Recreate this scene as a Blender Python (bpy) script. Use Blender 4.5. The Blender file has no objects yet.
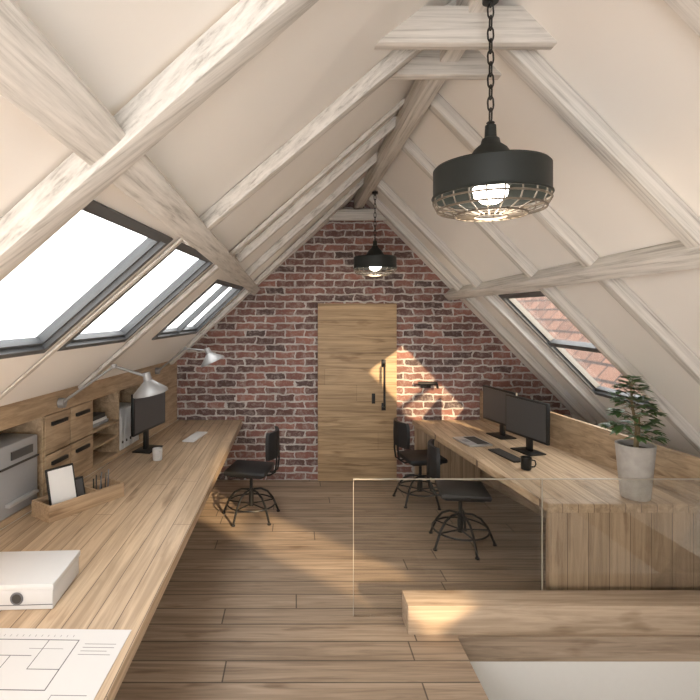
import bpy, bmesh, math, random
from mathutils import Vector, Matrix
random.seed(4)
scene=bpy.context.scene
scene.view_settings.view_transform='Standard'
scene.view_settings.exposure=0.2

# ------------------------------------------------ materials
def newmat(name):
    m=bpy.data.materials.new(name); m.use_nodes=True
    nt=m.node_tree
    return m,nt,nt.nodes['Principled BSDF']
def plain(name,col,rough=.5,metal=0,noise=0.0,nscale=30,emit=None,estr=0,bump=0):
    m,nt,p=newmat(name)
    p.inputs['Roughness'].default_value=rough; p.inputs['Metallic'].default_value=metal
    p.inputs['Base Color'].default_value=(*col,1)
    tc=nt.nodes.new('ShaderNodeTexCoord')
    n=nt.nodes.new('ShaderNodeTexNoise'); n.inputs['Scale'].default_value=nscale; n.inputs['Detail'].default_value=5
    nt.links.new(tc.outputs['Object'],n.inputs['Vector'])
    mx=nt.nodes.new('ShaderNodeMix'); mx.data_type='RGBA'
    mx.inputs[6].default_value=(*[c*(1-noise) for c in col],1); mx.inputs[7].default_value=(*[min(1,c*(1+noise)) for c in col],1)
    nt.links.new(n.outputs['Fac'],mx.inputs[0]); nt.links.new(mx.outputs[2],p.inputs['Base Color'])
    if bump:
        b=nt.nodes.new('ShaderNodeBump'); b.inputs['Strength'].default_value=bump; b.inputs['Distance'].default_value=.01
        nt.links.new(n.outputs['Fac'],b.inputs['Height']); nt.links.new(b.outputs[0],p.inputs['Normal'])
    if emit:
        p.inputs['Emission Color'].default_value=(*emit,1); p.inputs['Emission Strength'].default_value=estr
    return m
def math_(nt,op,a,b):
    n=nt.nodes.new('ShaderNodeMath'); n.operation=op
    for i,v in enumerate((a,b)):
        if isinstance(v,(int,float)): n.inputs[i].default_value=v
        else: nt.links.new(v,n.inputs[i])
    return n.outputs[0]
def wood(name,c1,c2,cg,long='Y',across='X',pw=.12,pl=1.6,gap=.003,rough=.5,grain=.35,gs=1.0):
    m,nt,p=newmat(name); L=nt.links
    tc=nt.nodes.new('ShaderNodeTexCoord'); sp=nt.nodes.new('ShaderNodeSeparateXYZ'); L.new(tc.outputs['Object'],sp.inputs[0])
    third=[a for a in 'XYZ' if a not in (long,across)][0]
    row=math_(nt,'FLOOR',math_(nt,'DIVIDE',sp.outputs[across],pw),0)
    shift=math_(nt,'MULTIPLY',math_(nt,'FRACT',math_(nt,'MULTIPLY',math_(nt,'SINE',math_(nt,'MULTIPLY',row,12.9898),0),437.58),0),pl*2)
    cb=nt.nodes.new('ShaderNodeCombineXYZ'); L.new(math_(nt,'ADD',sp.outputs[long],shift),cb.inputs[0]); L.new(sp.outputs[across],cb.inputs[1])
    br=nt.nodes.new('ShaderNodeTexBrick'); L.new(cb.outputs[0],br.inputs['Vector'])
    br.inputs['Scale'].default_value=1; br.inputs['Brick Width'].default_value=pl; br.inputs['Row Height'].default_value=pw
    br.inputs['Mortar Size'].default_value=gap; br.inputs['Mortar Smooth'].default_value=.3; br.offset=0
    br.inputs['Color1'].default_value=(*c1,1); br.inputs['Color2'].default_value=(*c2,1); br.inputs['Mortar'].default_value=(*cg,1)
    off=math_(nt,'MULTIPLY',row,3.71)
    g=nt.nodes.new('ShaderNodeCombineXYZ')
    L.new(math_(nt,'ADD',math_(nt,'MULTIPLY',sp.outputs[long],1.3*gs),off),g.inputs[0])
    L.new(math_(nt,'MULTIPLY',sp.outputs[across],26*gs),g.inputs[1]); L.new(math_(nt,'MULTIPLY',sp.outputs[third],26*gs),g.inputs[2])
    n=nt.nodes.new('ShaderNodeTexNoise'); n.inputs['Scale'].default_value=1; n.inputs['Detail'].default_value=7; n.inputs['Roughness'].default_value=.62; n.inputs['Distortion'].default_value=.9
    L.new(g.outputs[0],n.inputs['Vector'])
    r=nt.nodes.new('ShaderNodeValToRGB'); r.color_ramp.elements[0].position=.36; r.color_ramp.elements[1].position=.62
    d=1-grain; r.color_ramp.elements[0].color=(d,d*.96,d*.91,1); r.color_ramp.elements[1].color=(1,1,1,1)
    L.new(n.outputs['Fac'],r.inputs[0])
    mx=nt.nodes.new('ShaderNodeMix'); mx.data_type='RGBA'; mx.blend_type='MULTIPLY'; mx.inputs[0].default_value=1
    L.new(br.outputs['Color'],mx.inputs[6]); L.new(r.outputs[0],mx.inputs[7])
    g2=nt.nodes.new('ShaderNodeCombineXYZ')
    L.new(math_(nt,'ADD',math_(nt,'MULTIPLY',sp.outputs[long],2.2),off),g2.inputs[0]); L.new(math_(nt,'MULTIPLY',sp.outputs[across],9),g2.inputs[1]); L.new(math_(nt,'MULTIPLY',sp.outputs[third],9),g2.inputs[2])
    n2=nt.nodes.new('ShaderNodeTexNoise'); n2.inputs['Scale'].default_value=1; n2.inputs['Detail'].default_value=3; L.new(g2.outputs[0],n2.inputs['Vector'])
    r2=nt.nodes.new('ShaderNodeValToRGB'); r2.color_ramp.elements[0].position=.62; r2.color_ramp.elements[1].position=.74
    r2.color_ramp.elements[0].color=(1,1,1,1); r2.color_ramp.elements[1].color=(.6,.54,.48,1); L.new(n2.outputs['Fac'],r2.inputs[0])
    m2=nt.nodes.new('ShaderNodeMix'); m2.data_type='RGBA'; m2.blend_type='MULTIPLY'; m2.inputs[0].default_value=1
    L.new(mx.outputs[2],m2.inputs[6]); L.new(r2.outputs[0],m2.inputs[7]); L.new(m2.outputs[2],p.inputs['Base Color'])
    p.inputs['Roughness'].default_value=rough
    b=nt.nodes.new('ShaderNodeBump'); b.inputs['Strength'].default_value=.15; b.inputs['Distance'].default_value=.004
    L.new(n.outputs['Fac'],b.inputs['Height']); L.new(b.outputs[0],p.inputs['Normal'])
    return m
def beam_mat(name,sc,roty=0):
    m,nt,p=newmat(name); L=nt.links
    tc=nt.nodes.new('ShaderNodeTexCoord')
    m0=nt.nodes.new('ShaderNodeMapping'); m0.inputs['Rotation'].default_value=(0,math.radians(roty),0); L.new(tc.outputs['Object'],m0.inputs[0])
    mp=nt.nodes.new('ShaderNodeMapping'); mp.inputs['Scale'].default_value=sc
    L.new(m0.outputs[0],mp.inputs[0])
    n=nt.nodes.new('ShaderNodeTexNoise'); n.inputs['Scale'].default_value=1; n.inputs['Detail'].default_value=9; n.inputs['Roughness'].default_value=.68; n.inputs['Distortion'].default_value=.3
    L.new(mp.outputs[0],n.inputs['Vector'])
    r=nt.nodes.new('ShaderNodeValToRGB'); e=r.color_ramp.elements
    e[0].position=.33; e[0].color=(.33,.31,.28,1); e[1].position=.60; e[1].color=(.66,.63,.59,1)
    k=e.new(.45); k.color=(.54,.515,.48,1)
    L.new(n.outputs['Fac'],r.inputs[0]); L.new(r.outputs[0],p.inputs['Base Color']); p.inputs['Roughness'].default_value=.8
    b=nt.nodes.new('ShaderNodeBump'); b.inputs['Strength'].default_value=.25; b.inputs['Distance'].default_value=.006
    L.new(n.outputs['Fac'],b.inputs['Height']); L.new(b.outputs[0],p.inputs['Normal'])
    return m
def brick_mat():
    m,nt,p=newmat('brick_masonry'); L=nt.links
    tc=nt.nodes.new('ShaderNodeTexCoord'); sp=nt.nodes.new('ShaderNodeSeparateXYZ'); L.new(tc.outputs['Object'],sp.inputs[0])
    nz=nt.nodes.new('ShaderNodeTexNoise'); nz.inputs['Scale'].default_value=11; nz.inputs['Detail'].default_value=4; L.new(tc.outputs['Object'],nz.inputs['Vector'])
    sc=nt.nodes.new('ShaderNodeSeparateColor'); L.new(nz.outputs['Color'],sc.inputs[0])
    w1=math_(nt,'MULTIPLY',math_(nt,'SUBTRACT',sc.outputs[0],.5),.10); w2=math_(nt,'MULTIPLY',math_(nt,'SUBTRACT',sc.outputs[1],.5),.05)
    cb=nt.nodes.new('ShaderNodeCombineXYZ'); L.new(math_(nt,'ADD',sp.outputs[0],w1),cb.inputs[0]); L.new(math_(nt,'ADD',sp.outputs[2],w2),cb.inputs[1])
    br=nt.nodes.new('ShaderNodeTexBrick'); L.new(cb.outputs[0],br.inputs['Vector'])
    br.inputs['Scale'].default_value=1; br.inputs['Brick Width'].default_value=.235; br.inputs['Row Height'].default_value=.085
    br.inputs['Mortar Size'].default_value=.0115; br.inputs['Mortar Smooth'].default_value=.35; br.inputs['Bias'].default_value=0
    br.inputs['Color1'].default_value=(.31,.14,.11,1); br.inputs['Color2'].default_value=(.085,.058,.055,1); br.inputs['Mortar'].default_value=(.56,.53,.505,1)
    n2=nt.nodes.new('ShaderNodeTexNoise'); n2.inputs['Scale'].default_value=12; n2.inputs['Detail'].default_value=9; n2.inputs['Roughness'].default_value=.85; L.new(tc.outputs['Object'],n2.inputs['Vector'])
    r=nt.nodes.new('ShaderNodeValToRGB'); r.color_ramp.elements[0].position=.49; r.color_ramp.elements[1].position=.63
    r.color_ramp.elements[0].color=(0,0,0,1); r.color_ramp.elements[1].color=(.8,.8,.8,1)
    L.new(n2.outputs['Fac'],r.inputs[0])
    mx=nt.nodes.new('ShaderNodeMix'); mx.data_type='RGBA'; L.new(r.outputs[0],mx.inputs[0]); L.new(br.outputs['Color'],mx.inputs[6]); mx.inputs[7].default_value=(.43,.37,.345,1)
    n3=nt.nodes.new('ShaderNodeTexNoise'); n3.inputs['Scale'].default_value=3.2; n3.inputs['Detail'].default_value=6; L.new(tc.outputs['Object'],n3.inputs['Vector'])
    r3=nt.nodes.new('ShaderNodeValToRGB'); r3.color_ramp.elements[0].position=.35; r3.color_ramp.elements[1].position=.65
    r3.color_ramp.elements[0].color=(.74,.72,.72,1); r3.color_ramp.elements[1].color=(1.0,1.0,1.0,1); L.new(n3.outputs['Fac'],r3.inputs[0])
    m2=nt.nodes.new('ShaderNodeMix'); m2.data_type='RGBA'; m2.blend_type='MULTIPLY'; m2.inputs[0].default_value=1
    L.new(mx.outputs[2],m2.inputs[6]); L.new(r3.outputs[0],m2.inputs[7])
    L.new(m2.outputs[2],p.inputs['Base Color']); p.inputs['Roughness'].default_value=.9
    b=nt.nodes.new('ShaderNodeBump'); b.inputs['Strength'].default_value=.8; b.inputs['Distance'].default_value=.015; b.invert=True
    L.new(br.outputs['Fac'],b.inputs['Height']); L.new(b.outputs[0],p.inputs['Normal'])
    return m
def tile_mat():
    m,nt,p=newmat('clay_roof_tiles'); L=nt.links
    tc=nt.nodes.new('ShaderNodeTexCoord'); sp=nt.nodes.new('ShaderNodeSeparateXYZ'); L.new(tc.outputs['Object'],sp.inputs[0])
    cb=nt.nodes.new('ShaderNodeCombineXYZ'); L.new(sp.outputs[1],cb.inputs[0]); L.new(sp.outputs[0],cb.inputs[1])
    br=nt.nodes.new('ShaderNodeTexBrick'); L.new(cb.outputs[0],br.inputs['Vector'])
    br.inputs['Scale'].default_value=1; br.inputs['Brick Width'].default_value=.6; br.inputs['Row Height'].default_value=.28; br.inputs['Mortar Size'].default_value=.035; br.inputs['Mortar Smooth'].default_value=.6
    br.inputs['Color1'].default_value=(.16,.085,.058,1); br.inputs['Color2'].default_value=(.11,.06,.042,1); br.inputs['Mortar'].default_value=(.035,.024,.02,1)
    L.new(br.outputs['Color'],p.inputs['Base Color']); p.inputs['Roughness'].default_value=.9
    return m
def glass_mat(name,tint,fac_scale=1.0):
    m=bpy.data.materials.new(name); m.use_nodes=True; nt=m.node_tree; nt.nodes.clear(); L=nt.links
    o=nt.nodes.new('ShaderNodeOutputMaterial'); t=nt.nodes.new('ShaderNodeBsdfTransparent'); t.inputs[0].default_value=(*tint,1)
    g=nt.nodes.new('ShaderNodeBsdfGlossy'); g.inputs['Roughness'].default_value=.03
    f=nt.nodes.new('ShaderNodeFresnel'); f.inputs['IOR'].default_value=1.5
    mx=nt.nodes.new('ShaderNodeMixShader'); L.new(math_(nt,'MULTIPLY',f.outputs[0],fac_scale),mx.inputs[0]); L.new(t.outputs[0],mx.inputs[1]); L.new(g.outputs[0],mx.inputs[2]); L.new(mx.outputs[0],o.inputs[0])
    return m

OAK1=(.57,.425,.285); OAK2=(.47,.345,.225); OAKG=(.18,.12,.075)
M_floor=wood('floorboards_oak',(.44,.335,.245),(.34,.255,.185),(.11,.08,.055),'X','Y',.17,2.2,.005,.5,.42)
M_deskY=wood('oak_desk_planks',OAK1,OAK2,OAKG,'Y','X',.105,1.9,.0025,.45,.36)
M_oakZ=wood('oak_vertical_planks',(.52,.38,.255),(.42,.305,.20),OAKG,'Z','X',.14,3,.003,.5,.36)
M_oakFace=wood('oak_cabinet',(.50,.365,.24),(.42,.305,.195),OAKG,'Y','Z',.4,4,.0001,.5,.4)
M_door=wood('oak_door',(.50,.35,.205),(.42,.29,.165),(.22,.15,.09),'X','Z',.19,3,.002,.55,.45)
M_tray=wood('oak_tray',(.46,.33,.21),(.44,.31,.20),OAKG,'X','Y',.5,4,.0001,.5,.35,2)
M_curb=wood('oak_curb',(.50,.385,.28),(.48,.365,.26),OAKG,'X','Z',.5,4,.0001,.5,.35)
M_rafter=beam_mat('whitewashed_rafter',(1.8,55,55),40)
M_rafterR=beam_mat('whitewashed_rafter_right',(1.8,55,55),-45.6)
M_purlin=beam_mat('whitewashed_purlin',(55,1.8,55))
M_collar=beam_mat('whitewashed_collar',(1.8,55,55))
M_plaster=plain('plaster_warm_white',(.81,.78,.74),.9,noise=.02,nscale=3)
M_white=plain('white_paint',(.72,.70,.665),.7,noise=.02)
M_brick=brick_mat(); M_tile=tile_mat()
M_frame=plain('anthracite_window_frame',(.085,.09,.095),.5,noise=.1)
M_black=plain('black_metal',(.010,.010,.010),.45,.2,noise=.2)
M_blackmatte=plain('black_leather',(.008,.008,.009),.6,noise=.2)
M_lampgreen=plain('lamp_black_enamel',(.006,.009,.008),.55,.0,noise=.15)
M_wire=plain('cage_wire_bronze',(.17,.14,.11),.45,.5,noise=.1)
M_grey=plain('grey_lamp_metal',(.30,.30,.30),.4,.3,noise=.05)
M_silver=plain('silver_aluminium',(.5,.5,.5),.35,.6,noise=.03)
M_screen=plain('screen_dark_glass',(.06,.06,.062),.35,noise=.1)
M_paper=plain('paper_white',(.64,.64,.64),.8,noise=.01)
M_ink=plain('ink_grey',(.14,.14,.15),.8)
M_binder=plain('binder_white',(.60,.60,.60),.55,noise=.02)
M_greybox=plain('grey_plastic',(.28,.28,.285),.5,noise=.03)
M_dark=plain('dark_recess',(.05,.045,.04),.8)
M_concrete=plain('pot_concrete',(.38,.355,.325),.85,noise=.25,nscale=22,bump=.3)
M_soil=plain('soil',(.06,.04,.03),1,noise=.4,nscale=60)
M_leaf=plain('leaf_green',(.07,.14,.042),.5,noise=.45,nscale=12)
M_stem=plain('stem_brown',(.20,.15,.08),.8,noise=.3)
M_bulb=plain('bulb_glow',(1,.95,.85),.4,emit=(1,.93,.8),estr=12)
M_glass=glass_mat('railing_glass',(.955,.95,.935),.55)
M_pane=glass_mat('skylight_glass',(.98,.985,.985),.3)
M_gedge=plain('glass_edge',(.38,.34,.28),.3,noise=.05)

# ------------------------------------------------ mesh builder
class B:
    def __init__(s,name,loc=(0,0,0),rotz=0):
        s.name=name; s.loc=loc; s.rot=rotz; s.bm=bmesh.new(); s.mats=[]
    def mi(s,m):
        if m not in s.mats: s.mats.append(m)
        return s.mats.index(m)
    def add(s,t,mat,smooth=False,M=None):
        if M is not None: bmesh.ops.transform(t,matrix=M,verts=t.verts)
        bmesh.ops.recalc_face_normals(t,faces=t.faces)
        i=s.mi(mat)
        for f in t.faces: f.material_index=i; f.smooth=smooth
        me=bpy.data.meshes.new('tmp'); t.to_mesh(me); t.free(); s.bm.from_mesh(me); bpy.data.meshes.remove(me)
    def hexa(s,p,mat,bevel=0,M=None):
        t=bmesh.new(); v=[t.verts.new(q) for q in p]
        for f in ((0,1,2,3),(7,6,5,4),(0,4,5,1),(1,5,6,2),(2,6,7,3),(3,7,4,0)): t.faces.new([v[i] for i in f])
        if bevel: bmesh.ops.bevel(t,geom=t.edges[:],offset=bevel,segments=2,affect='EDGES',profile=.5)
        s.add(t,mat,False,M)
    def box(s,x0,x1,y0,y1,z0,z1,mat,bevel=0,M=None):
        s.hexa([(x0,y0,z0),(x1,y0,z0),(x1,y1,z0),(x0,y1,z0),(x0,y0,z1),(x1,y0,z1),(x1,y1,z1),(x0,y1,z1)],mat,bevel,M)
    def prism(s,poly,z0,z1,mat,M=None,bevel=0):
        t=bmesh.new(); a=[t.verts.new((x,y,z0)) for x,y in poly]; b=[t.verts.new((x,y,z1)) for x,y in poly]
        t.faces.new(a[::-1]); t.faces.new(b); n=len(poly)
        for i in range(n): t.faces.new((a[i],a[(i+1)%n],b[(i+1)%n],b[i]))
        if bevel: bmesh.ops.bevel(t,geom=t.edges[:],offset=bevel,segments=2,affect='EDGES')
        s.add(t,mat,False,M)
    def tube(s,path,r,mat,seg=8,closed=False,M=None):
        P=[Vector(p) for p in path]; n=len(P); t=bmesh.new(); rings=[]
        rr=r if isinstance(r,(list,tuple)) else [r]*n
        up=None
        for i in range(n):
            if closed: T=(P[(i+1)%n]-P[i-1]).normalized()
            else: T=(P[min(i+1,n-1)]-P[max(i-1,0)]).normalized()
            if up is None: up=T.orthogonal().normalized()
            up=(up-T*up.dot(T))
            up=up.normalized() if up.length>1e-6 else T.orthogonal().normalized()
            w=T.cross(up)
            rings.append([t.verts.new(P[i]+(up*math.cos(2*math.pi*k/seg)+w*math.sin(2*math.pi*k/seg))*rr[i]) for k in range(seg)])
        for i in range(n if closed else n-1):
            a=rings[i]; b=rings[(i+1)%n]
            for k in range(seg): t.faces.new((a[k],a[(k+1)%seg],b[(k+1)%seg],b[k]))
        if not closed: t.faces.new(rings[0][::-1]); t.faces.new(rings[-1])
        s.add(t,mat,True,M)
    def ring(s,c,R,r,mat,n=40,seg=6):
        s.tube([(c[0]+R*math.cos(2*math.pi*i/n),c[1]+R*math.sin(2*math.pi*i/n),c[2]) for i in range(n)],r,mat,seg,True)
    def lathe(s,prof,c,mat,seg=40,M=None,smooth=True):
        t=bmesh.new(); rings=[]
        for r,z in prof:
            if r<1e-5: rings.append([t.verts.new((c[0],c[1],c[2]+z))])
            else: rings.append([t.verts.new((c[0]+r*math.cos(2*math.pi*k/seg),c[1]+r*math.sin(2*math.pi*k/seg),c[2]+z)) for k in range(seg)])
        for a,b in zip(rings,rings[1:]):
            for k in range(seg):
                k2=(k+1)%seg
                if len(a)==1 and len(b)==1: break
                if len(a)==1: t.faces.new((a[0],b[k],b[k2]))
                elif len(b)==1: t.faces.new((a[k],a[k2],b[0]))
                else: t.faces.new((a[k],a[k2],b[k2],b[k]))
        s.add(t,mat,smooth,M)
    def done(s):
        me=bpy.data.meshes.new(s.name); s.bm.to_mesh(me); s.bm.free()
        for m in s.mats: me.materials.append(m)
        try: me.set_sharp_from_angle(angle=math.radians(40))
        except Exception: pass
        o=bpy.data.objects.new(s.name,me); scene.collection.objects.link(o)
        o.location=s.loc; o.rotation_euler=(0,0,s.rot)
        return o

# ------------------------------------------------ room geometry
RX,RZ=.74,3.4      # ridge
YW=6.0             # gable wall
YB=-1.5            # rear end
def xe(y): return -1.39-.112*(6-y)         # left eave line (z=1.44)
def Lp(s_,t,off=0):
    y=t+.6*(s_-.5)
    x=RX+s_*(xe(y)-RX); z=RZ-1.96*s_
    n=Vector((-1.96,0,(RX-xe(y)))).normalized()
    return (x+n.x*off,y,z+n.z*off)
def Rp(x,y,off=0):
    z=RZ-1.02*(x-RX); n=Vector((1.02,0,1)).normalized()
    return (x+n.x*off,y,z+n.z*off)

# floor with stairwell opening
HX,HY=1.0,3.1
f=B('floor')
f.box(-2.6,HX,YB,HY,-.15,0,M_floor); f.box(-2.6,3.5,HY,YW,-.15,0,M_floor); f.box(3.0,3.5,YB,HY,-.15,0,M_floor)
f.done()
st=B('wall_stairwell')
st.box(HX,3.0,HY,HY+.08,-2.6,-.151,M_white); st.box(HX-.08,HX,YB,HY,-2.6,-.151,M_white); st.box(3.0,3.08,YB,HY,-2.6,-.151,M_white)
st.box(HX-.08,3.08,YB,HY+.08,-2.7,-2.6,M_floor); st.box(HX-.08,3.08,YB-.08,YB,-2.7,-.001,M_white)
st.done()

# left roof
winsL=[(.53,.82,1.50,2.44),(.53,.82,2.56,3.42),(.58,.83,4.0,5.25),(.40,.82,-1.0,.75)]
def grid(us,vs,wins,P,name):
    b=B(name)
    for i in range(len(us)-1):
        for j in range(len(vs)-1):
            uc=(us[i]+us[i+1])/2; vc=(vs[j]+vs[j+1])/2
            if any(w[0]<uc<w[1] and w[2]<vc<w[3] for w in wins): continue
            q=[(us[i],vs[j]),(us[i+1],vs[j]),(us[i+1],vs[j+1]),(us[i],vs[j+1])]
            b.hexa([P(*c,0) for c in q]+[P(*c,.06) for c in q],M_plaster)
    return b.done()
us=sorted({0,1.0}|{w[0] for w in winsL}|{w[1] for w in winsL}); vs=sorted({-1.6,6.6}|{w[2] for w in winsL}|{w[3] for w in winsL})
grid(us,vs,winsL,Lp,'ceiling')
winsR=[(1.95,2.88,3.86,4.82),(1.65,2.80,-.30,.68)]
us=sorted({RX,3.32}|{w[0] for w in winsR}|{w[1] for w in winsR}); vs=sorted({YB,YW+.1}|{w[2] for w in winsR}|{w[3] for w in winsR})
grid(us,vs,winsR,Rp,'ceiling')

# brick gable wall
g=B('wall_back')
t=bmesh.new(); poly=[(-1.75,0),(3.32,0),(3.32,.79),(RX,RZ+.02),(-1.39,1.46),(-1.75,1.46)]
a=[t.verts.new((x,YW,z)) for x,z in poly]; b2=[t.verts.new((x,YW+.2,z)) for x,z in poly]
t.faces.new(a); t.faces.new(b2[::-1])
for i in range(len(poly)): t.faces.new((a[i],a[(i+1)%len(poly)],b2[(i+1)%len(poly)],b2[i]))
g.add(t,M_brick); g.done()
w=B('wall_right'); w.box(3.3,3.42,YB,YW,0,.8,M_white); w.done()
w=B('added_sun_block_wall'); w.prism([(.75,0),(3.3,0),(3.3,.8),(.75,3.38)],0,.1,M_white,M=Matrix.Translation((0,YB,0))@Matrix.Rotation(math.pi/2,4,'X')); w.done()  # unseen half wall, added to block sun; other half left open for light
w=B('wall_left')
w.hexa([(xe(YB)-.48,YB,0),(xe(YB),YB,0),(xe(YW),YW,0),(xe(YW)-.48,YW,0),(xe(YB)-.48,YB,.72),(xe(YB),YB,.72),(xe(YW),YW,.72),(xe(YW)-.48,YW,.72)],M_white); w.done()

# windows
def window(name,P,win,bars_v=0,bars_u=0,fw=.035,uscale=1.0):
    b=B(name); u0,u1,v0,v1=win
    def bar(ua,ub,va,vb,o0,o1,m=M_frame):
        q=[(ua,va),(ub,va),(ub,vb),(ua,vb)]
        b.hexa([P(*c,o0) for c in q]+[P(*c,o1) for c in q],m)
    fu=fw/uscale
    for (ua,ub,va,vb) in ((u0,u0+fu,v0,v1),(u1-fu,u1,v0,v1),(u0,u1,v0,v0+fw),(u0,u1,v1-fw,v1)): bar(ua,ub,va,vb,-.010,.07)
    for (ua,ub,va,vb) in ((u0+fu,u0+1.6*fu,v0+fw,v1-fw),(u1-1.6*fu,u1-fu,v0+fw,v1-fw),(u0+fu,u1-fu,v0+fw,v0+1.6*fw),(u0+fu,u1-fu,v1-1.6*fw,v1-fw)): bar(ua,ub,va,vb,.015,.05)
    for i in range(bars_u):
        c=u0+(u1-u0)*(i+1)/(bars_u+1); bar(c-fu*.6,c+fu*.6,v0+fw,v1-fw,.0,.05)
    for i in range(bars_v):
        c=v0+(v1-v0)*(i+1)/(bars_v+1); bar(u0+fu,u1-fu,c-fw*.6,c+fw*.6,.0,.05)
    bar(u0+fu,u1-fu,v0+fw,v1-fw,.03,.036,M_pane)
    b.done()
window('window_1',Lp,winsL[0],uscale=3.0); window('window_2',Lp,winsL[1],uscale=3.0); window('window_3',Lp,winsL[2],bars_v=1,uscale=2.9)
window('added_skylight_left',Lp,winsL[3],bars_v=1,uscale=3.0)  # unseen skylight behind the camera, added to let in more sky light
window('window_4',Rp,winsR[0],bars_u=1,fw=.045,uscale=1.43); window('added_skylight_right',Rp,winsR[1],bars_u=1,bars_v=0,fw=.05,uscale=1.43)  # second one is out of view, added so sun patches reach the floor

# beams
def beamL(s0,s1,t0,t1,wd,dp,mat,along='s',lift=0):
    b=B('rafter_beam' if along=='s' else 'purlin_beam')
    if along=='s': q=[(s0,t0-wd/2),(s1,t1-wd/2),(s1,t1+wd/2),(s0,t0+wd/2)]
    else:
        h=wd/2/3.0; q=[(s0-h,t0),(s0+h,t0),(s1+h,t1),(s1-h,t1)]
    b.hexa([Lp(*c,-dp) for c in q]+[Lp(*c,-.002-lift) for c in q],mat,.006); b.done()
for tt,wd,se,dp in ((-1.35,.1,1,.08),(1.36,.115,1.0,.08),(2.50,.085,.52,.07),(2.50,.045,1.0,.015),(3.52,.075,1,.03),(3.80,.06,.5,.06),(5.40,.075,1,.05),(4.6,.075,.56,.06)):
    beamL(.02,se,tt,tt,wd,dp,M_rafter)
beamL(.44,.575,-.6,5.92,.115,.06,M_purlin,'t')
def beamR(x0,x1,y0,y1,wd,dp,mat,along='x'):
    b=B('rafter_beam' if along=='x' else 'purlin_beam')
    if along=='x': q=[(x0,y0-wd/2),(x1,y1-wd/2),(x1,y1+wd/2),(x0,y0+wd/2)]
    else:
        h=wd/2/1.43; q=[(x0-h,y0),(x0+h,y0),(x1+h,y1),(x1-h,y1)]
    b.hexa([Rp(*c,-dp) for c in q]+[Rp(*c,-.002) for c in q],mat,.006); b.done()
for yy,wd in ((-.6,.1),(.80,.1),(1.45,.1),(2.18,.085),(3.0,.075),(3.76,.075),(4.93,.075),(5.5,.07)):
    beamR(RX+.02,3.28,yy,yy,wd,.08,M_rafterR)
beamR(1.79,1.87,.7,5.95,.09,.12,M_purlin,'y')
rb=B('ridge_beam'); rb.box(RX-.045,RX+.045,YB,5.95,RZ-.2,RZ-.05,M_purlin,.006); rb.done()
def collar(y,zb,zt,th=.06,ex=.04):
    xl=lambda z:RX+((RZ-z)/1.96)*(xe(y)-RX); xr=lambda z:RX+(RZ-z)/1.02
    b=B('collar_beam'); c=[(xl(zb)-ex,zb),(xr(zb)+ex,zb),(xr(zt)+ex,zt),(xl(zt)-ex,zt)]
    b.hexa([(x,y,z) for x,z in c]+[(x,y+th,z) for x,z in c],M_collar,.005); b.done()
collar(2.02,3.08,3.23,.06,.045); collar(2.42,3.14,3.27); collar(5.78,3.06,3.18,.08,0) 

# door
d=B('door_1'); d.box(.27,1.20,5.945,5.998,.005,2.10,M_door,.004)
d.tube([(1.045,5.944,.88),(1.045,5.885,.90),(1.045,5.885,1.37),(1.045,5.944,1.39)],.013,M_black,10)
d.box(1.02,1.07,5.938,5.946,.84,.93,M_black,.002); d.box(1.02,1.07,5.938,5.946,1.35,1.44,M_black,.002)
d.box(.905,.945,5.938,5.946,.92,1.04,M_black,.002)
d.done()
sc=B('wall_spotlight',(1.55,5.99,1.13))
sc.box(-.06,.06,-.02,0,-.03,.03,M_black,.004); sc.tube([(-.1,-.06,.03),(.12,-.06,.03)],.02,M_black,12); sc.tube([(0,-.01,0),(0,-.06,.03)],.012,M_black,8); sc.tube([(.12,-.06,.03),(.13,-.06,-.03)],.014,M_black,8); sc.done()

# ------------------------------------------------ left desk + cabinet
D=B('desk')
D.hexa([(xe(.6)+.002,.6,.66),(-.625,.6,.66),(-.625,5.98,.66),(xe(5.98)+.002,5.98,.66),(xe(.6)+.002,.6,.72),(-.625,.6,.72),(-.625,5.98,.72),(xe(5.98)+.002,5.98,.72)],M_deskY,.002)
for yy in (.9,3.2,5.85): D.hexa([(xe(yy)+.01,yy,0),(-.95,yy,0),(-.95,yy+.05,0),(xe(yy)+.02,yy+.05,0),(xe(yy)+.01,yy,.66),(-.95,yy,.66),(-.95,yy+.05,.66),(xe(yy)+.02,yy+.05,.66)],M_oakZ)
D.done()
nn=math.hypot(1,.112)
def E(y,w_,z): return (xe(y)-w_/nn,y+.112*w_/nn,z)
def ebox(b,y0,y1,w0,w1,z0,z1,mat,bev=0):
    b.hexa([E(y0,w1,z0),E(y0,w0,z0),E(y1,w0,z0),E(y1,w1,z0),E(y0,w1,z1),E(y0,w0,z1),E(y1,w0,z1),E(y1,w1,z1)],mat,bev)
C=B('wall_cabinet')
ebox(C,YB,5.96,.32,.34,.721,1.46,M_oakFace)
ebox(C,YB,5.96,-.01,.34,1.44,1.46,M_oakFace)
ebox(C,YB,5.96,0,.02,1.30,1.44,M_oakFace)
ebox(C,YB,5.96,0,.34,.721,.76,M_oakFace)
for yy in (YB,2.35,3.37,4.0,4.46,4.92,5.94): ebox(C,yy,yy+.02,.0,.32,.76,1.30,M_oakFace)
ebox(C,YB,2.35,0,.02,.76,1.30,M_oakFace); ebox(C,4.94,5.94,0,.02,.76,1.30,M_oakFace)
for (a0,a1) in ((3.395,3.69),(3.70,3.995)):
    for (z0,z1) in ((.765,1.025),(1.035,1.295)):
        ebox(C,a0,a1,-.004,.015,z0,z1,M_oakFace,.002)
        m_=(a0+a1)/2; ebox(C,m_-.09,m_+.09,-.025,-.005,z1-.075,z1-.05,M_black,.002)
ebox(C,4.02,4.46,0,.32,1.03,1.05,M_oakFace)
ebox(C,4.02,4.46,.0,.32,.9,.915,M_oakFace)
C.done()
bn=B('ring_binders')
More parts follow.
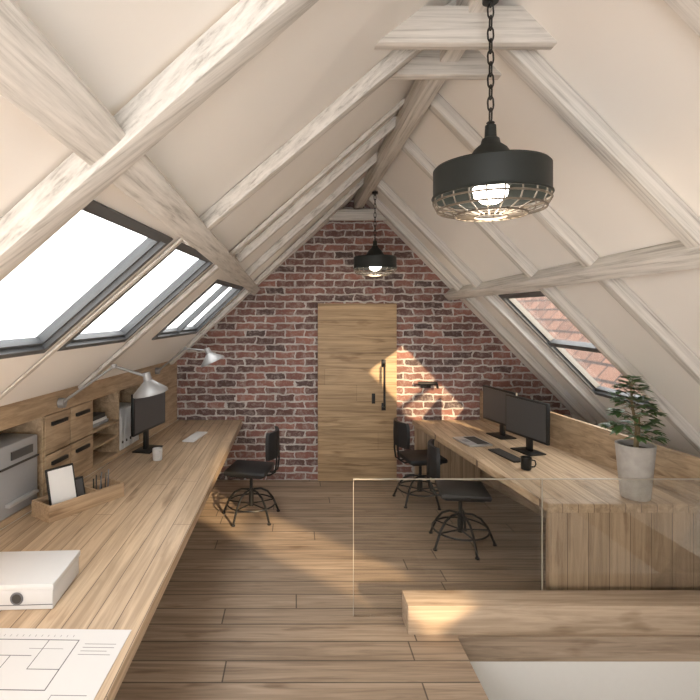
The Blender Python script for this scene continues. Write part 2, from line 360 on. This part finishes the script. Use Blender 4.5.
for i in range(5):
    y0=4.5+i*.08; ebox(bn,y0,y0+.072,.0,.28,.762,1.12,M_binder,.004)
    ebox(bn,y0+.018,y0+.054,-.003,.0,.94,1.06,M_paper); c=E(y0+.036,-.003,.83)
    bn.tube([(c[0]-.003,c[1],c[2]),(c[0]+.004,c[1],c[2])],.013,M_dark,12)
bn.done()
bk=B('stacked_books')
for i,(z,h) in enumerate(((1.052,.03),(1.083,.025),(1.109,.035))): ebox(bk,4.08,4.36-.03*i,.04,.28,z,z+h,[M_greybox,M_binder,M_dark][i],.003)
bk.done()
pr=B('printer')
ebox(pr,2.5,2.93,.0,.26,.762,1.2,M_greybox,.015); ebox(pr,2.94,3.32,.0,.26,.762,1.2,M_greybox,.015)
ebox(pr,2.95,3.31,-.012,.0,1.06,1.07,M_dark); ebox(pr,3.0,3.28,-.03,.02,.83,.85,M_silver,.003)
ebox(pr,3.05,3.25,-.01,.0,1.1,1.15,M_screen); ebox(pr,2.55,2.9,-.012,.0,1.06,1.07,M_dark)
pr.done()

# tray organizer
ang=math.atan2(.42,.28)
tr=B('desk_organizer',(-1.42,3.33,.7205),ang)
l,wd,h=.27,.10,.10
tr.box(-l,l,-wd,wd,0,.012,M_tray); tr.box(-l,l,-wd,-wd+.014,.012,h,M_tray,.002); tr.box(-l,l,wd-.014,wd,.012,h,M_tray,.002)
tr.box(-l,-l+.014,-wd+.014,wd-.014,.012,h,M_tray); tr.box(l-.014,l,-wd+.014,wd-.014,.012,h,M_tray); tr.box(.06,.074,-wd+.014,wd-.014,.012,h,M_tray)
def leaning(cx,cy,w_,h_,th,tilt,mf,mb):
    M=Matrix.Translation((cx,cy,.013))@Matrix.Rotation(-tilt,4,'X')
    tr.box(-w_/2,w_/2,0,th,0,h_,mb,.004,M); tr.box(-w_/2+.012,w_/2-.012,-.002,0,.014,h_-.014,mf,0,M)
leaning(-.12,-.03,.19,.28,.012,.25,M_paper,M_black)
leaning(.01,-.0,.08,.17,.012,.25,M_screen,M_black)
for i in range(6): tr.tube([(.10+i*.022,0,.013),(.10+i*.022+.01*(i%3),.015*(i%2),.15+.015*(i%3))],.005,[M_black,M_dark,M_ink][i%3],6)
tr.done()

# white archive box
ab=B('archive_box',(-1.25,2.30,.7205),.05)
ab.box(-.2,.2,-.14,.16,0,.105,M_binder,.004); ab.box(-.205,.205,-.145,.165,.085,.112,M_binder,.003); ab.box(-.2,.2,-.1415,-.1395,.02,.023,M_ink)
ab.lathe([(0,0),(.02,0),(.024,.003),(.028,0)],(0,0,0),M_ink,24,M=Matrix.Translation((.05,-.143,.05))@Matrix.Rotation(math.pi/2,4,'X'))
ab.lathe([(0,.0015),(.02,.0015)],(0,0,0),M_dark,24,M=Matrix.Translation((.05,-.143,.05))@Matrix.Rotation(math.pi/2,4,'X'))
ab.done()
pp=B('drawing_sheets',(-.98,1.72,.7205))
for i,(dx,dy,a_) in enumerate(((0,0,.12),(-.12,.06,-.1),(.02,.1,-.02))):
    M=Matrix.Translation((dx,dy,.0012*i))@Matrix.Rotation(a_,4,'Z')
    pp.box(-.30,.30,-.26,.21,0,.001,M_paper,0,M)
    if i<2: continue
    for (x0,x1,y0,y1) in ((-.25,.12,-.12,-.116),(-.25,.12,.14,.144),(-.25,-.246,-.12,.144),(.116,.12,-.12,.144),(-.10,-.097,-.12,.05),(-.25,-.02,.05,.053),(.0,.003,-.02,.144),(.0,.12,-.02,-.017),(.15,.27,.12,.122),(.15,.27,.10,.102),(.15,.25,.08,.082),(.15,.27,.06,.062),(.15,.27,-.14,-.138),(.15,.152,-.18,-.138),(-.05,.08,.09,.0915),(-.22,-.13,-.03,-.0285),(-.22,-.13,-.06,-.0585)):
        pp.box(x0,x1,y0,y1,.001,.0014,M_ink,0,M)
    for k in range(14): pp.box(-.24+k*.025,-.2385+k*.025,.16,.172,.001,.0014,M_ink,0,M)
pp.done()
kb=B('keyboard',(-1.02,5.15,.7205),math.radians(80))
kb.box(-.2,.2,-.06,.06,0,.012,M_binder,.003)
for r in range(4):
    for c in range(14): kb.box(-.19+c*.027,-.168+c*.027,-.05+r*.026,-.03+r*.026,.012,.016,M_paper)
kb.done()
def mug(name,loc,mat,rot=0):
    b=B(name,loc,rot); b.lathe([(0,0),(.036,0),(.04,.006),(.042,.1),(.039,.1),(.036,.01),(0,.01)],(0,0,0),mat,28)
    b.tube([(.04,0,.08),(.065,0,.078),(.072,0,.05),(.062,0,.028),(.04,0,.025)],.006,mat,8); b.done()
mug('coffee_mug',(-1.19,4.36,.7205),M_binder,-1.0)

def monitor(name,loc,rot,w_=.6,h_=.36,z0=.14):
    b=B(name,loc,rot); b.box(-w_/2,w_/2,0,.03,z0,z0+h_,M_black,.006); b.box(-w_/2+.018,w_/2-.018,-.002,0,z0+.022,z0+h_-.018,M_screen)
    b.box(-.16,.16,.03,.05,z0+.06,z0+.26,M_black,.006)
    b.box(-.035,.035,.035,.06,.01,z0+.16,M_black,.004); b.box(-.13,.13,-.06,.12,0,.012,M_black,.004); b.done()
monitor('computer_monitor',(-1.34,4.68,.7205),math.radians(78),.60,.37,.19)

def desk_lamp(name,mount,joint,head,hd):
    b=B(name,mount); m=Vector(mount); j=Vector(joint)-m; h=Vector(head)-m; dv=Vector(hd).normalized()
    b.tube([(-.03,0,0),(.01,0,0)],.035,M_grey,16); b.tube([(0,0,0),(.03,0,.03)],.012,M_grey,10)
    for o in (-.014,.014): b.tube([(.03,o,.03),j+Vector((0,o,0))],.008,M_grey,8)
    b.tube([j-Vector((0,.02,0)),j+Vector((0,.02,0))],.018,M_grey,10)
    for o in (-.011,.011): b.tube([j+Vector((0,o,0)),h+Vector((0,o,0))],.008,M_grey,8)
    R=dv.to_track_quat('Z','Y').to_matrix().to_4x4(); M=Matrix.Translation(h)@R
    b.lathe([(0,-.03),(.028,-.03),(.032,.03),(.06,.055),(.125,.11),(.13,.13),(.125,.13),(.115,.11),(.055,.06),(0,.05)],(0,0,0),M_grey,28,M)
    b.lathe([(0,.06),(.025,.07),(.032,.095),(.02,.11),(0,.115)],(0,0,0),M_bulb,16,M)
    b.done()
desk_lamp('wall_arm_lamp',(-1.63,3.55,1.36),(-1.30,3.62,1.61),(-1.10,3.75,1.52),(.2,.05,-1))
desk_lamp('wall_arm_lamp',(-1.435,5.3,1.38),(-1.14,5.25,1.62),(-.90,5.2,1.60),(.45,.0,-1))

# ------------------------------------------------ right desk
Rd=B('desk')
pl=[(1.69,3.36),(2.76,3.36),(2.19,5.98),(1.39,5.98)]
Rd.prism(pl,.66,.72,M_deskY,bevel=.004)
Rd.box(1.70,2.75,3.365,3.42,0,.66,M_oakZ,.003)
Rd.prism([(1.42,5.9),(2.17,5.9),(2.16,5.95),(1.41,5.95)],0,.66,M_oakZ)
Rd.hexa([(2.76,3.36,0),(2.80,3.36,0),(2.23,5.98,0),(2.19,5.98,0),(2.76,3.36,1.0),(2.80,3.36,1.0),(2.23,5.98,1.07),(2.19,5.98,1.07)],M_oakFace,.003)
Rd.done()
monitor('computer_monitor',(2.09,5.18,.7205),math.radians(-78),.56,.36,.13)
monitor('computer_monitor',(2.10,4.60,.7205),math.radians(-76),.56,.36,.13)
lp=B('laptop',(1.74,4.95,.7205),math.radians(-80))
lp.box(-.17,.17,-.12,.12,0,.018,M_silver,.005); lp.box(-.14,.14,-.02,.1,.018,.0195,M_dark); lp.box(-.05,.05,-.1,-.04,.018,.019,M_greybox); lp.done()
k2=B('keyboard',(1.88,4.48,.7205),math.radians(-80)); k2.box(-.2,.2,-.06,.06,0,.012,M_black,.003)
for r in range(4):
    for c in range(14): k2.box(-.19+c*.027,-.168+c*.027,-.05+r*.026,-.03+r*.026,.012,.016,M_dark)
k2.done()
mug('coffee_mug',(1.88,4.10,.7205),M_black,-.4)

# ------------------------------------------------ chairs
def chair(loc,rot):
    b=B('swivel_chair',loc,rot)
    b.box(-.20,.20,-.19,.22,.435,.485,M_blackmatte,.02); b.box(-.16,.16,-.15,.17,.418,.437,M_black,.003)
    b.tube([(0,0,.14),(0,0,.42)],.013,M_black,10)
    for k in range(9): b.ring((0,0,.27+k*.016),.015,.0035,M_black,14,5)
    b.tube([(0,0,.10),(0,0,.27)],.024,M_black,12)
    for k in range(5):
        a=2*math.pi*k/5+.3; c,s_=math.cos(a),math.sin(a)
        pr=[(.02,.26),(.10,.255),(.17,.22),(.225,.15),(.265,.06),(.285,.012)]
        b.tube([(c*r,s_*r,z) for r,z in pr],.0105,M_black,8)
        b.tube([(0,0,.12),(c*.235,s_*.235,.13)],.007,M_black,6)
        b.lathe([(0,0),(.018,0),(.018,.012),(0,.014)],(c*.285,s_*.285,0),M_black,10)
    b.ring((0,0,.13),.235,.008,M_black,36,6)
    for o in (-.05,.05): b.tube([(o,-.10,.43),(o,-.20,.425),(o,-.255,.46),(o,-.27,.56),(o,-.265,.78)],.009,M_black,8)
    n=9; 
    t=bmesh.new(); A=[];Bk=[]
    rows=[(.60,.17),(.64,.185),(.74,.19),(.82,.18),(.855,.155)]
    for z,hw in rows:
        A.append([t.verts.new((hw*(2*i/(n-1)-1),-.245+.05*(2*i/(n-1)-1)**2,z)) for i in range(n)])
        Bk.append([t.verts.new((hw*(2*i/(n-1)-1),-.275+.05*(2*i/(n-1)-1)**2,z)) for i in range(n)])
    for r in range(len(rows)-1):
        for i in range(n-1):
            t.faces.new((A[r][i],A[r][i+1],A[r+1][i+1],A[r+1][i])); t.faces.new((Bk[r][i+1],Bk[r][i],Bk[r+1][i],Bk[r+1][i+1]))
        t.faces.new((A[r][0],A[r+1][0],Bk[r+1][0],Bk[r][0])); t.faces.new((A[r][-1],Bk[r][-1],Bk[r+1][-1],A[r+1][-1]))
    for i in range(n-1):
        t.faces.new((A[0][i],Bk[0][i],Bk[0][i+1],A[0][i+1])); t.faces.new((A[-1][i],A[-1][i+1],Bk[-1][i+1],Bk[-1][i]))
    b.add(t,M_blackmatte,True)
    b.done()
chair((-.43,4.95,0),math.radians(78))
chair((1.43,4.36,0),math.radians(-98))
chair((1.33,5.35,0),math.radians(-80))

# ------------------------------------------------ plant
P_=B('potted_plant',(2.35,3.48,.7205))
P_.lathe([(0,0),(.085,0),(.09,.01),(.12,.35),(.122,.37),(.108,.37),(.105,.33),(0,.33)],(0,0,0),M_concrete,36)
P_.lathe([(0,.335),(.105,.335)],(0,0,0),M_soil,24)
P_.tube([(0,0,.33),(.01,.0,.48),(-.015,.01,.62),(-.03,0,.78)],[.014,.012,.009,.005],M_stem,8)
P_.tube([(.01,0,.33),(.04,.02,.45),(.04,.02,.56)],[.009,.008,.005],M_stem,8)
def leaf(b,o,d,L_,W):
    d=d.normalized(); sd=d.cross(Vector((0,0,1)))
    sd=sd.normalized() if sd.length>.01 else Vector((1,0,0)); up=sd.cross(d)
    t=bmesh.new(); prev=None
    for i,(u,wf) in enumerate(((0,.08),(.25,.8),(.5,1),(.75,.7),(1,.02))):
        c=o+d*L_*u-Vector((0,0,1))*L_*.4*u*u
        row=[t.verts.new(c+sd*W*wf),t.verts.new(c-up*W*.25*wf),t.verts.new(c-sd*W*wf)]
        if prev:
            t.faces.new((prev[0],prev[1],row[1],row[0])); t.faces.new((prev[1],prev[2],row[2],row[1]))
        prev=row
    i=b.mi(M_leaf)
    for f_ in t.faces: f_.material_index=i; f_.smooth=True
    me=bpy.data.meshes.new('tmp'); t.to_mesh(me); t.free(); b.bm.from_mesh(me); bpy.data.meshes.remove(me)
for k in range(52):
    a=k*2.4; lev=k/52; z=.42+.35*lev; el=math.radians(0+60*lev*lev+random.uniform(-15,22)); R=(.155-.085*lev)*random.uniform(.7,1.1)
    d_=Vector((math.cos(a)*math.cos(el),math.sin(a)*math.cos(el),math.sin(el))); o=Vector((-.03*lev,0,z)); e=o+d_*R
    P_.tube([o,o+d_*R*.5+Vector((0,0,.01)),e],.0022,M_stem,5)
    for q in range(7):
        aa=a+(q-3)*.45; le=Vector((math.cos(aa),math.sin(aa),.3+.35*lev+random.uniform(-.35,.35)))
        leaf(P_,e,le,random.uniform(.075,.105)*(1-.25*lev),.018)
P_.done()

# ------------------------------------------------ pendant lamps
def pendant(x,y,zt):
    b=B('pendant_lamp',(x,y,2.44))
    b.lathe([(0,.272),(.02,.27),(.022,.225),(.032,.218),(.036,.20),(.06,.18),(.085,.14),(.10,.12),(.205,.113),(.212,.105),(.212,.0),(.207,.0),(.205,.10),(.08,.105),(0,.125)],(0,0,0),M_lampgreen,56)
    b.ring((0,0,0),.212,.006,M_lampgreen,56,6)
    b.lathe([(.07,.105),(.075,.04),(.055,.03),(.05,.10)],(0,0,0),M_lampgreen,28)
    b.lathe([(0,-.03),(.03,-.025),(.06,0),(.066,.03),(.045,.065),(.02,.09),(0,.1)],(0,0,0),M_bulb,24)
    for R,z in ((.210,-.02),(.195,-.05),(.13,-.07),(.06,-.076)): b.ring((0,0,z),R,.004,M_wire,48,6)
    for k in range(22):
        a=2*math.pi*k/22; c,s_=math.cos(a),math.sin(a)
        b.tube([(c*r,s_*r,z) for r,z in ((.21,.005),(.211,-.02),(.195,-.05),(.13,-.07),(.06,-.076))],.003,M_wire,5)
    b.ring((0,0,.28),.012,.004,M_black,12,5)
    z=.285; i=0; top=zt-2.44
    while z<top:
        pts=[]
        for k in range(12):
            a=2*math.pi*k/12; u=.011*math.cos(a); v=.022*math.sin(a)+ (.006 if math.sin(a)>0 else -.006)
            pts.append((u,0,z+.024+v) if i%2 else (0,u,z+.024+v))
        b.tube(pts,.0035,M_black,5,True); z+=.044; i+=1
    b.tube([(0,0,top-.01),(0,0,top+.012)],.03,M_black,16)
    b.done()
    l=bpy.data.lights.new('bulb_light','POINT'); l.energy=5; l.color=(1,.85,.65); l.shadow_soft_size=.06
    o=bpy.data.objects.new('bulb_light',l); o.location=(x,y,2.34); scene.collection.objects.link(o)
pendant(.745,1.92,3.19); pendant(.80,5.04,3.19)

# ------------------------------------------------ glass railing
G=B('glass_railing')
G.box(.70,2.98,3.12,3.30,.0,.18,M_curb,.005)
for (a0,a1) in ((.385,1.615),(1.625,2.98)):
    G.box(a0,a1,3.305,3.317,.002,.90,M_glass)
    G.box(a0,a1,3.305,3.317,.90,.905,M_gedge); G.box(a0-.003,a0,3.305,3.317,.002,.905,M_gedge)
G.done()

# neighbour roof
nb=B('neighbour_roof',(0,0,0))
nb.hexa([(5,4,-1),(9.8,4,4.2),(9.8,34,4.2),(5,34,-1),(5.2,4,-1.4),(10,4,3.8),(10,34,3.8),(5.2,34,-1.4)],M_tile); nb.done()

# ------------------------------------------------ light
W=bpy.data.worlds.new('World'); scene.world=W; W.use_nodes=True; nt=W.node_tree
bg=nt.nodes['Background']; bg.inputs[0].default_value=(1,.985,.965,1); bg.inputs[1].default_value=5.4
s=bpy.data.lights.new('sun','SUN'); s.energy=12; s.color=(1,.74,.45); s.angle=math.radians(1.5)
so=bpy.data.objects.new('sun',s); so.rotation_euler=Vector((-.58,1,-.42)).to_track_quat('-Z','Y').to_euler(); so.location=(4,-4,5); scene.collection.objects.link(so)

cam=bpy.data.cameras.new('camera'); co=bpy.data.objects.new('camera',cam); scene.collection.objects.link(co)
co.location=(0,0,2.0); co.rotation_euler=(math.pi/2,0,0)
cam.sensor_width=36; cam.lens=36*504/700; cam.shift_x=55/700; cam.shift_y=-38/700; cam.clip_start=.05
scene.camera=co
